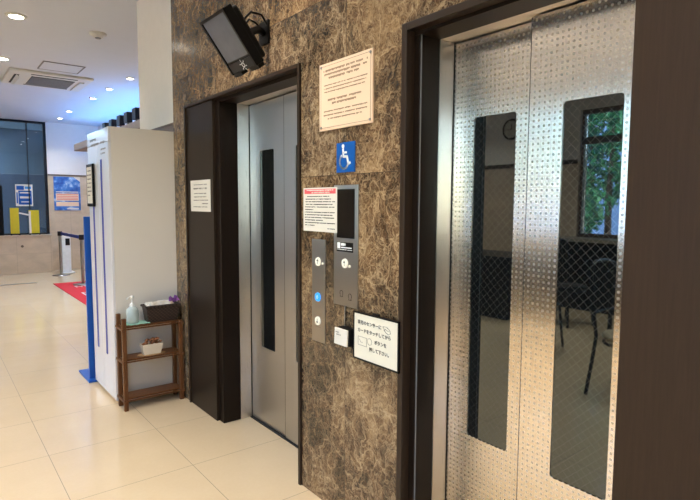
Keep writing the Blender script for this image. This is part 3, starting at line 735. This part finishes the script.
B().box(2.14, 2.56, YF-.0128, YF-.012, 1.632, 1.65).box(2.34, 2.56, YF-.0128, YF-.012, 1.28, 1.31).build('white_line', M['paper'], t)
B().prism([(2.47, YF-.0128, 1.955), (2.60, YF-.0128, 1.955), (2.60, YF-.0128, 1.86)], (0, .0008, 0)).build('pale_corner', M['paper'], t)
# white hand sanitiser stand
t = thing('white_stand', 'slim white stand with a black square against the beige far wall', 'stand', (2.2, 12.12, 0))
B().box(2.12, 2.28, 12.08, 12.19, .02, .80).build('body', M['iconwhite'], t, bevel=.01)
B().box(2.09, 2.33, 12.0, 12.24, 0, .02).build('base_plate', M['iconwhite'], t, bevel=.004)
B().box(2.185, 2.265, 12.074, 12.08, .56, .70).build('display_square', M['black'], t)
# belt stanchions
def stanchion(x, y, lab, zb=0):
    t = thing('belt_stanchion', lab, 'stanchion', (x, y, 0), 'belt stanchions on the far floor')
    B().lathe((x, y, 0), [(.16, 0), (.16, .008), (.10, .018), (.03, .03)]).build('base_disc', M['brushed'], t)
    B().cyl((x, y, .02), (x, y, .80), .028).build('pole', M['brushed'], t)
    B().cyl((x, y, .775), (x, y, .86), .042).build('belt_head', M['dgrey'], t, bevel=.003)
    return t
s1 = stanchion(2.04, 11.78, 'far belt stanchion beside the slim white stand')
s2 = stanchion(2.085, 10.14, 'nearer belt stanchion standing on the red mat', .0105); s2.location.z = .0105
o = B().obox((2.0625, 10.96, .822), Vector((.045, -1.64, 0)).normalized(), (0, 0, 1), Vector((1.64, .045, 0)).normalized(), .735, .028, .002)
o = o.build('retractable_belt', M['belt']); tag(o, 'blue belt stretched between the two stanchions', 'belt')
# red mat
t = thing('red_mat', 'red mat with white lettering on the tiles beyond the tall cabinet', 'mat', (2.1, 9.25, 0))
B().box(1.69, 2.60, 7.93, 10.55, 0, .010).build('mat_body', M['mat_red'], t, bevel=.003)
for yc, h_, xs in ((9.95, .20, (1.92, 2.06, 2.2, 2.34)), (9.05, .34, (1.86, 2.02, 2.2, 2.38)), (8.45, .20, (1.9, 2.06, 2.22))):
    for xx in xs:
        b = B().box(xx, xx+.025, yc-h_/2, yc+h_/2, .010, .0112).box(xx, xx+.10, yc+h_/2-.03, yc+h_/2, .010, .0112).box(xx+.03, xx+.10, yc-.02, yc+.01, .010, .0112).box(xx+.075, xx+.10, yc-h_/2, yc, .010, .0112)
        b.build('mat_letter', M['paper'], t)

# ------------------------------------------------------------------ uplights on the ledge
for i, (y, h_) in enumerate(((6.0, .085), (5.75, .09), (5.47, .095), (5.23, .095), (4.98, .10))):
    t = thing('box_uplight', ['farthest', 'second farthest', 'middle', 'second nearest', 'nearest'][i]+' of five dark box lamps along the white ledge', 'lamp', (1.51, y, 2.112), 'box lamps on the ledge')
    B().box(1.48, 1.53, y-.05, y+.05, 2.152, 2.152+h_).build('housing', M['navy'], t, bevel=.004)
    B().box(1.50, 1.512, y-.01, y+.01, 2.112, 2.153).build('foot', M['black'], t)

# ------------------------------------------------------------------ ceiling fittings
ax0, ax1, ay0, ay1 = .875, 1.825, 7.80, 8.70
t = thing('ceiling_air_conditioner', 'square ceiling air conditioner cassette with grey grille', 'air conditioner', ((ax0+ax1)/2, (ay0+ay1)/2, H))
B().box(ax0, ax1, ay0, ay1, H-.035, H).build('cassette_panel', M['aircon'], t, bevel=.012)
b = B(); z = H-.037
b.box(1.12, 1.65, ay0+.075, ay0+.115, z, z+.004).box(1.12, 1.65, ay1-.115, ay1-.075, z, z+.004).box(ax0+.075, ax0+.13, 8.0, 8.6, z, z+.004)
b.build('air_slot', M['darkslot'], t)
B().box(ax1-.13, ax1-.075, 8.0, 8.6, z-.012, z+.004).build('louvre', M['aircon'], t)
B().obox((ax0+.115, 8.3, z-.012), (.5, 0, -.5), (0, 1, 0), (.7, 0, .7), .03, .29, .003).build('louvre', M['aircon'], t)
B().box(1.14, 1.64, 8.01, 8.60, z-.001, z+.003).build('grille_recess', M['darkslot'], t)
b = B()
for i in range(16): b.box(1.145, 1.635, 8.02+i*.0365, 8.042+i*.0365, z-.006, z)
b.build('grille', M['slat'], t)
t = thing('ceiling_hatch', 'square access hatch in the ceiling beside the air conditioner', 'hatch', (1.375, 7.43, H))
hx0, hx1, hy0, hy1 = 1.15, 1.60, 7.21, 7.65
B().box(hx0, hx0+.014, hy0, hy1, H-.008, H).box(hx1-.014, hx1, hy0, hy1, H-.008, H).box(hx0, hx1, hy0, hy0+.014, H-.008, H).box(hx0, hx1, hy1-.014, hy1, H-.008, H).build('hatch_frame', M['slat'], t)
B().box(hx0+.016, hx1-.016, hy0+.016, hy1-.016, H-.006, H).build('hatch_panel', M['ceil'], t)
t = thing('smoke_detector', 'round cream smoke detector on the ceiling near the white header', 'smoke detector', (1.393, 5.737, H))
B().lathe((1.393, 5.737, H), [(.03, -.042), (.045, -.036), (.05, -.018), (.078, -.014), (.078, 0)]).build('detector_body', M['aircon'], t)
B().lathe((1.393, 5.737, H-.04), [(.026, -.008), (.028, 0)]).build('detector_cap', M['slat'], t)
DL = [(.705, 5.65, .072), (.764, 7.38, .072), (2.19, 7.47, .048), (2.15, 8.34, .048), (2.14, 9.25, .048), (2.1, 10.82, .048), (2.13, 11.82, .048)]
names = ['large downlight nearest the camera at upper left of the ceiling', 'large downlight between camera and air conditioner at the left frame edge', 'nearest small downlight above the blue-lit ledge',
         'second small downlight from the ledge lamps', 'middle small downlight of the far row', 'second last small downlight toward the far wall', 'last small downlight beside the far wall']
for (x, y, r), nm in zip(DL, names):
    t = thing('ceiling_downlight', nm, 'downlight', (x, y, H), 'ceiling downlights')
    B().lathe((x, y, H), [(r*.82, -.012), (r*1.15, -.008), (r*1.2, 0)]).build('trim_ring', M['aircon'], t)
    B().cyl((x, y, H-.013), (x, y, H-.0125), r*.8).build('lamp_disc', M['lamp'], t)
def lamp(kind, name, loc, energy, color, rot=(0, 0, 0), **k):
    l = bpy.data.lights.new(name, kind); l.energy = energy; l.color = color
    for a, v in k.items(): setattr(l, a, v)
    o = bpy.data.objects.new(name, l); COL.objects.link(o); o.location = loc; o.rotation_euler = rot
    return o
WARM = (1, .93, .83)
for (x, y, r) in DL: lamp('SPOT', 'downlight_beam', (x, y, H-.03), 45 if r > .06 else 60, (1, .95, .89) if r > .06 else (.90, .95, 1), spot_size=2.3, spot_blend=.9, shadow_soft_size=.06)
# added downlights out of view, brightening lobby floor, ceiling and door reflections
for i, (x, y) in enumerate(((.80, 2.35), (.45, .7), (.45, -1.2), (-1.5, 3.3), (-1.5, .8), (-1.5, -1.8), (-3.0, 5.6), (-1.2, 8.0), (-2.7, .2), (-2.7, 2.2), (-2.7, 4.0), (-1.2, 5.2))):
    t = thing('ceiling_downlight', 'round white downlight added to brighten the lobby', 'downlight', (x, y, H), 'added lobby downlights out of frame')
    B().lathe((x, y, H), [(.07, -.012), (.098, -.008), (.102, 0)]).build('trim_ring', M['aircon'], t)
    B().cyl((x, y, H-.013), (x, y, H-.0125), .068).build('lamp_disc', M['lamp'], t)
    lamp('SPOT', 'downlight_beam', (x, y, H-.03), 135 if x < -1 else 112, WARM, spot_size=2.2, spot_blend=.9, shadow_soft_size=.1)
for x, y in ((-.7, 13.6), (.1, 13.6)): lamp('AREA', 'office_fill_light', (x, y, H-.02), 120, (.68, .86, 1), shape='SQUARE', size=.8)  # unseen area lights added to brighten the office behind the partition glass
# blue cove light of the uplights
lamp('AREA', 'blue_cove_light', (2.72, 9.9, 2.25), 33, (.10, .40, 1.0), (PI, 0, 0), shape='RECTANGLE', size=.12, size_y=4.0)

# ------------------------------------------------------------------ left side of the room (seen in the elevator glass)
t = thing('window_counter', 'long grey counter under the window seen in the elevator glass', 'counter', (XL+.2, 2.0, 0))
B().box(XL, XL+.42, -2.5, 4.25, .93, .975).build('counter_top', M['counter'], t, bevel=.003)
B().box(XL+.02, XL+.30, -2.5, 4.20, 0, .93).build('counter_base', M['table'], t)
t = thing('wall_clock', 'round black rimmed clock on the wall seen in the left elevator pane', 'clock', (XL, 5.21, 2.6))
b = B(); n = 40
b.tube([(XL+.02, 5.21+.15*math.cos(2*PI*i/n), 2.6+.15*math.sin(2*PI*i/n)) for i in range(n+1)], .014, 8); b.build('rim', M['black'], t)
B().cyl((XL, 5.21, 2.6), (XL+.015, 5.21, 2.6), .15, n=40).build('dial', M['clockface'], t)
b = B(); b.box(XL+.016, XL+.019, 5.205, 5.215, 2.6, 2.69).box(XL+.016, XL+.019, 5.21, 5.28, 2.595, 2.605)
for i in range(12): b.box(XL+.0155, XL+.018, 5.21+.125*math.cos(i*PI/6)-.005, 5.21+.125*math.cos(i*PI/6)+.005, 2.6+.125*math.sin(i*PI/6)-.005, 2.6+.125*math.sin(i*PI/6)+.005)
b.build('hand', M['black'], t)
t = thing('sideboard', 'low dark sideboard seen in the left elevator pane', 'sideboard', (-2.45, 4.35, 0))
B().box(-2.9, -2.2, 3.92, 4.9, .05, .76).box(-2.85, -2.25, 3.97, 4.85, 0, .05).build('body', M['table'], t, bevel=.003)
B().box(-2.93, -2.17, 3.89, 4.93, .76, .785).build('top', M['table'], t, bevel=.003)
def chair(lab):
    t = thing('cafe_chair', lab, 'chair', (0, 0, 0), 'cafe chairs in the reflection')
    B().lathe((0, 0, .43), [(.19, 0), (.205, .012), (.205, .03), (.19, .04), (.05, .044)]).build('seat', M['seat'], t)
    for s in (-1, 1):
        B().tube([(s*.205, .23, 0), (s*.19, .20, .25), (s*.18, .18, .45), (s*.19, .215, .72), (s*.18, .235, .93), (s*.16, .24, .975)], .014, 10).build('rear_leg', M['chair'], t)
        B().tube([(s*.20, -.20, 0), (s*.17, -.16, .43)], .013, 10).build('front_leg', M['chair'], t)
    B().tube([(-.162, .24, .975), (-.08, .255, 1.0), (.08, .255, 1.0), (.162, .24, .975)], .014, 10).tube([(-.185, .20, .62), (0, .225, .62), (.185, .20, .62)], .010, 8).build('back_rail', M['chair'], t)
    for i in range(5): B().tube([((i-2)*.06, .222, .62), ((i-2)*.055, .252, .99)], .007, 8).build('back_slat', M['chair'], t)
    B().tube([(.19*math.cos(i*PI/12), .19*math.sin(i*PI/12), .40) for i in range(25)], .012, 8).build('seat_ring', M['chair'], t)
    return t
c0_ = chair('black cafe chair seen largest in the right elevator pane')
spots = [(-.82, 1.79, 0, None), (-2.78, 3.42, .25, 'black cafe chair seen far back in the right elevator pane'), (-1.5, 3.02, -.2, 'black cafe chair seen in the left elevator pane')]
for i, (x, y, a, lab) in enumerate(spots):
    o = c0_ if i == 0 else copy_tree(c0_)
    o.location = (x, y, 0); o.rotation_euler = (0, 0, a)
    if lab:
        o['label'] = lab
        for ch in o.children:
            if ch.name.startswith('seat') and 'ring' not in ch.name:
                ch.material_slots[0].link = 'OBJECT'; ch.material_slots[0].material = M['chair']
t = thing('cafe_table', 'black cafe table below the window in the elevator reflection', 'table', (-2.9, 2.0, 0))
B().box(-3.3, -2.3, 1.3, 2.75, .70, .735).build('table_top', M['table'], t, bevel=.004)
for x, y in ((-3.25, 1.35), (-2.35, 1.35), (-3.25, 2.70), (-2.35, 2.70)): B().cyl((x, y, 0), (x, y, .70), .022).build('leg', M['chair'], t)

# ------------------------------------------------------------------ outdoors beyond the windows
struct(B().box(-16, XL-.2, -8, 14, -.2, -.05), 'ground_outside', M['soil'])
def tree(x, y, h, r, lm, lab, seed):
    rs = random.Random(seed)
    t = thing('garden_tree', lab, 'tree', (x, y, -.05), 'trees outside the window')
    B().tube([(x, y, -.05), (x+.03, y+.02, h*.4), (x-.02, y, h*.75)], [.07, .055, .03], 10).build('trunk', M['bark'], t)
    b = B()
    blobs = [(x+rs.gauss(0, r*.45), y+rs.gauss(0, r*.55), h*rs.uniform(.30, 1.0), r*rs.uniform(.35, .6)) for _ in range(16)]
    for (bx_, by_, bz_, br) in blobs:
        for _ in range(190):
            d = Vector((rs.gauss(0, 1), rs.gauss(0, 1), rs.gauss(0, 1))).normalized(); p = Vector((bx_, by_, bz_))+d*br*rs.uniform(.55, 1)
            u = Vector((rs.gauss(0, 1), rs.gauss(0, 1), rs.gauss(0, 1))).normalized(); w_ = u.orthogonal().normalized(); s_ = rs.uniform(.04, .075)
            b.add([p-u*s_, p+w_*s_*.45, p+u*s_, p-w_*s_*.45], [(0, 1, 2, 3)])
    b.build('foliage', lm, t)
tree(-6.0, 4.55, 3.7, .75, M['leafa'], 'bright leafy tree outside nearest the window edge in the elevator glass', 1)
tree(-7.6, 5.75, 4.2, .8, M['leafb'], 'deep green tree outside behind the bright leafy one', 2)
tree(-6.6, 2.9, 3.6, .7, M['leafa'], 'bright leafy tree outside the middle of the third window', 5)
tree(-8.6, 1.0, 2.6, 1.0, M['leafb'], 'deep green tree outside the middle window', 3)
o = B().box(-14, -12, 3, 13, -.05, 4.6).build('neighbour_building', M['bluegrey']); tag(o, 'blue grey building beyond the trees outside', 'building')

# ------------------------------------------------------------------ light, camera, view
w = bpy.data.worlds.new('daylight'); SC.world = w; w.use_nodes = True
nt = w.node_tree; bg = nt.nodes['Background']
sky = nt.nodes.new('ShaderNodeTexSky'); sky.sky_type = 'NISHITA'; sky.sun_elevation = math.radians(48); sky.sun_rotation = math.radians(80); sky.sun_disc = False
nt.links.new(sky.outputs[0], bg.inputs[0]); bg.inputs[1].default_value = 2.0
lamp('SUN', 'sun', (-8, -6, 8), 9, (1, .95, .88), Vector((.10, .72, -.69)).to_track_quat('-Z', 'Y').to_euler(), angle=.01)
for i, (y0, y1) in enumerate(wins):
    l = lamp('AREA', 'window_portal', (XL-.17, (y0+y1)/2, (wz0+wz1)/2), 1, (1, 1, 1), (0, -PI/2, 0), shape='RECTANGLE', size=wz1-wz0, size_y=y1-y0)
    l.data.cycles.is_portal = True

R = [(0.78690, -0.61709, 0.0050), (0.0485, 0.0699, 0.9964), (0.6152, 0.7838, -0.0849)]
yaw, pitch, roll = math.radians(38.1296), math.radians(-4.8717), math.radians(.28677)
f = Vector((math.sin(yaw)*math.cos(pitch), math.cos(yaw)*math.cos(pitch), math.sin(pitch)))
r = Vector((math.cos(yaw), -math.sin(yaw), 0)); u = r.cross(f)
rr = r*math.cos(roll)+u*math.sin(roll); uu = -r*math.sin(roll)+u*math.cos(roll)
cam = bpy.data.cameras.new('camera'); co = bpy.data.objects.new('camera', cam); COL.objects.link(co)
cam.sensor_fit = 'HORIZONTAL'; cam.sensor_width = 36; cam.lens = 539.546/700*36; cam.clip_start = .05
mw = Matrix((rr, uu, -f)).transposed().to_4x4(); mw.translation = (0, 0, 1.42); co.matrix_world = mw
SC.camera = co
vs_ = SC.view_settings; vs_.view_transform = 'Standard'; vs_.look = 'None'; vs_.exposure = 0.48; vs_.gamma = 1; vs_.use_curve_mapping = False
SC.cycles.use_denoising = True
SC.cycles.max_bounces = 10; SC.cycles.diffuse_bounces = 5; SC.cycles.glossy_bounces = 5; SC.cycles.transparent_max_bounces = 8
SC.cycles.sample_clamp_indirect = 6
SC.cycles.caustics_reflective = False; SC.cycles.caustics_refractive = False
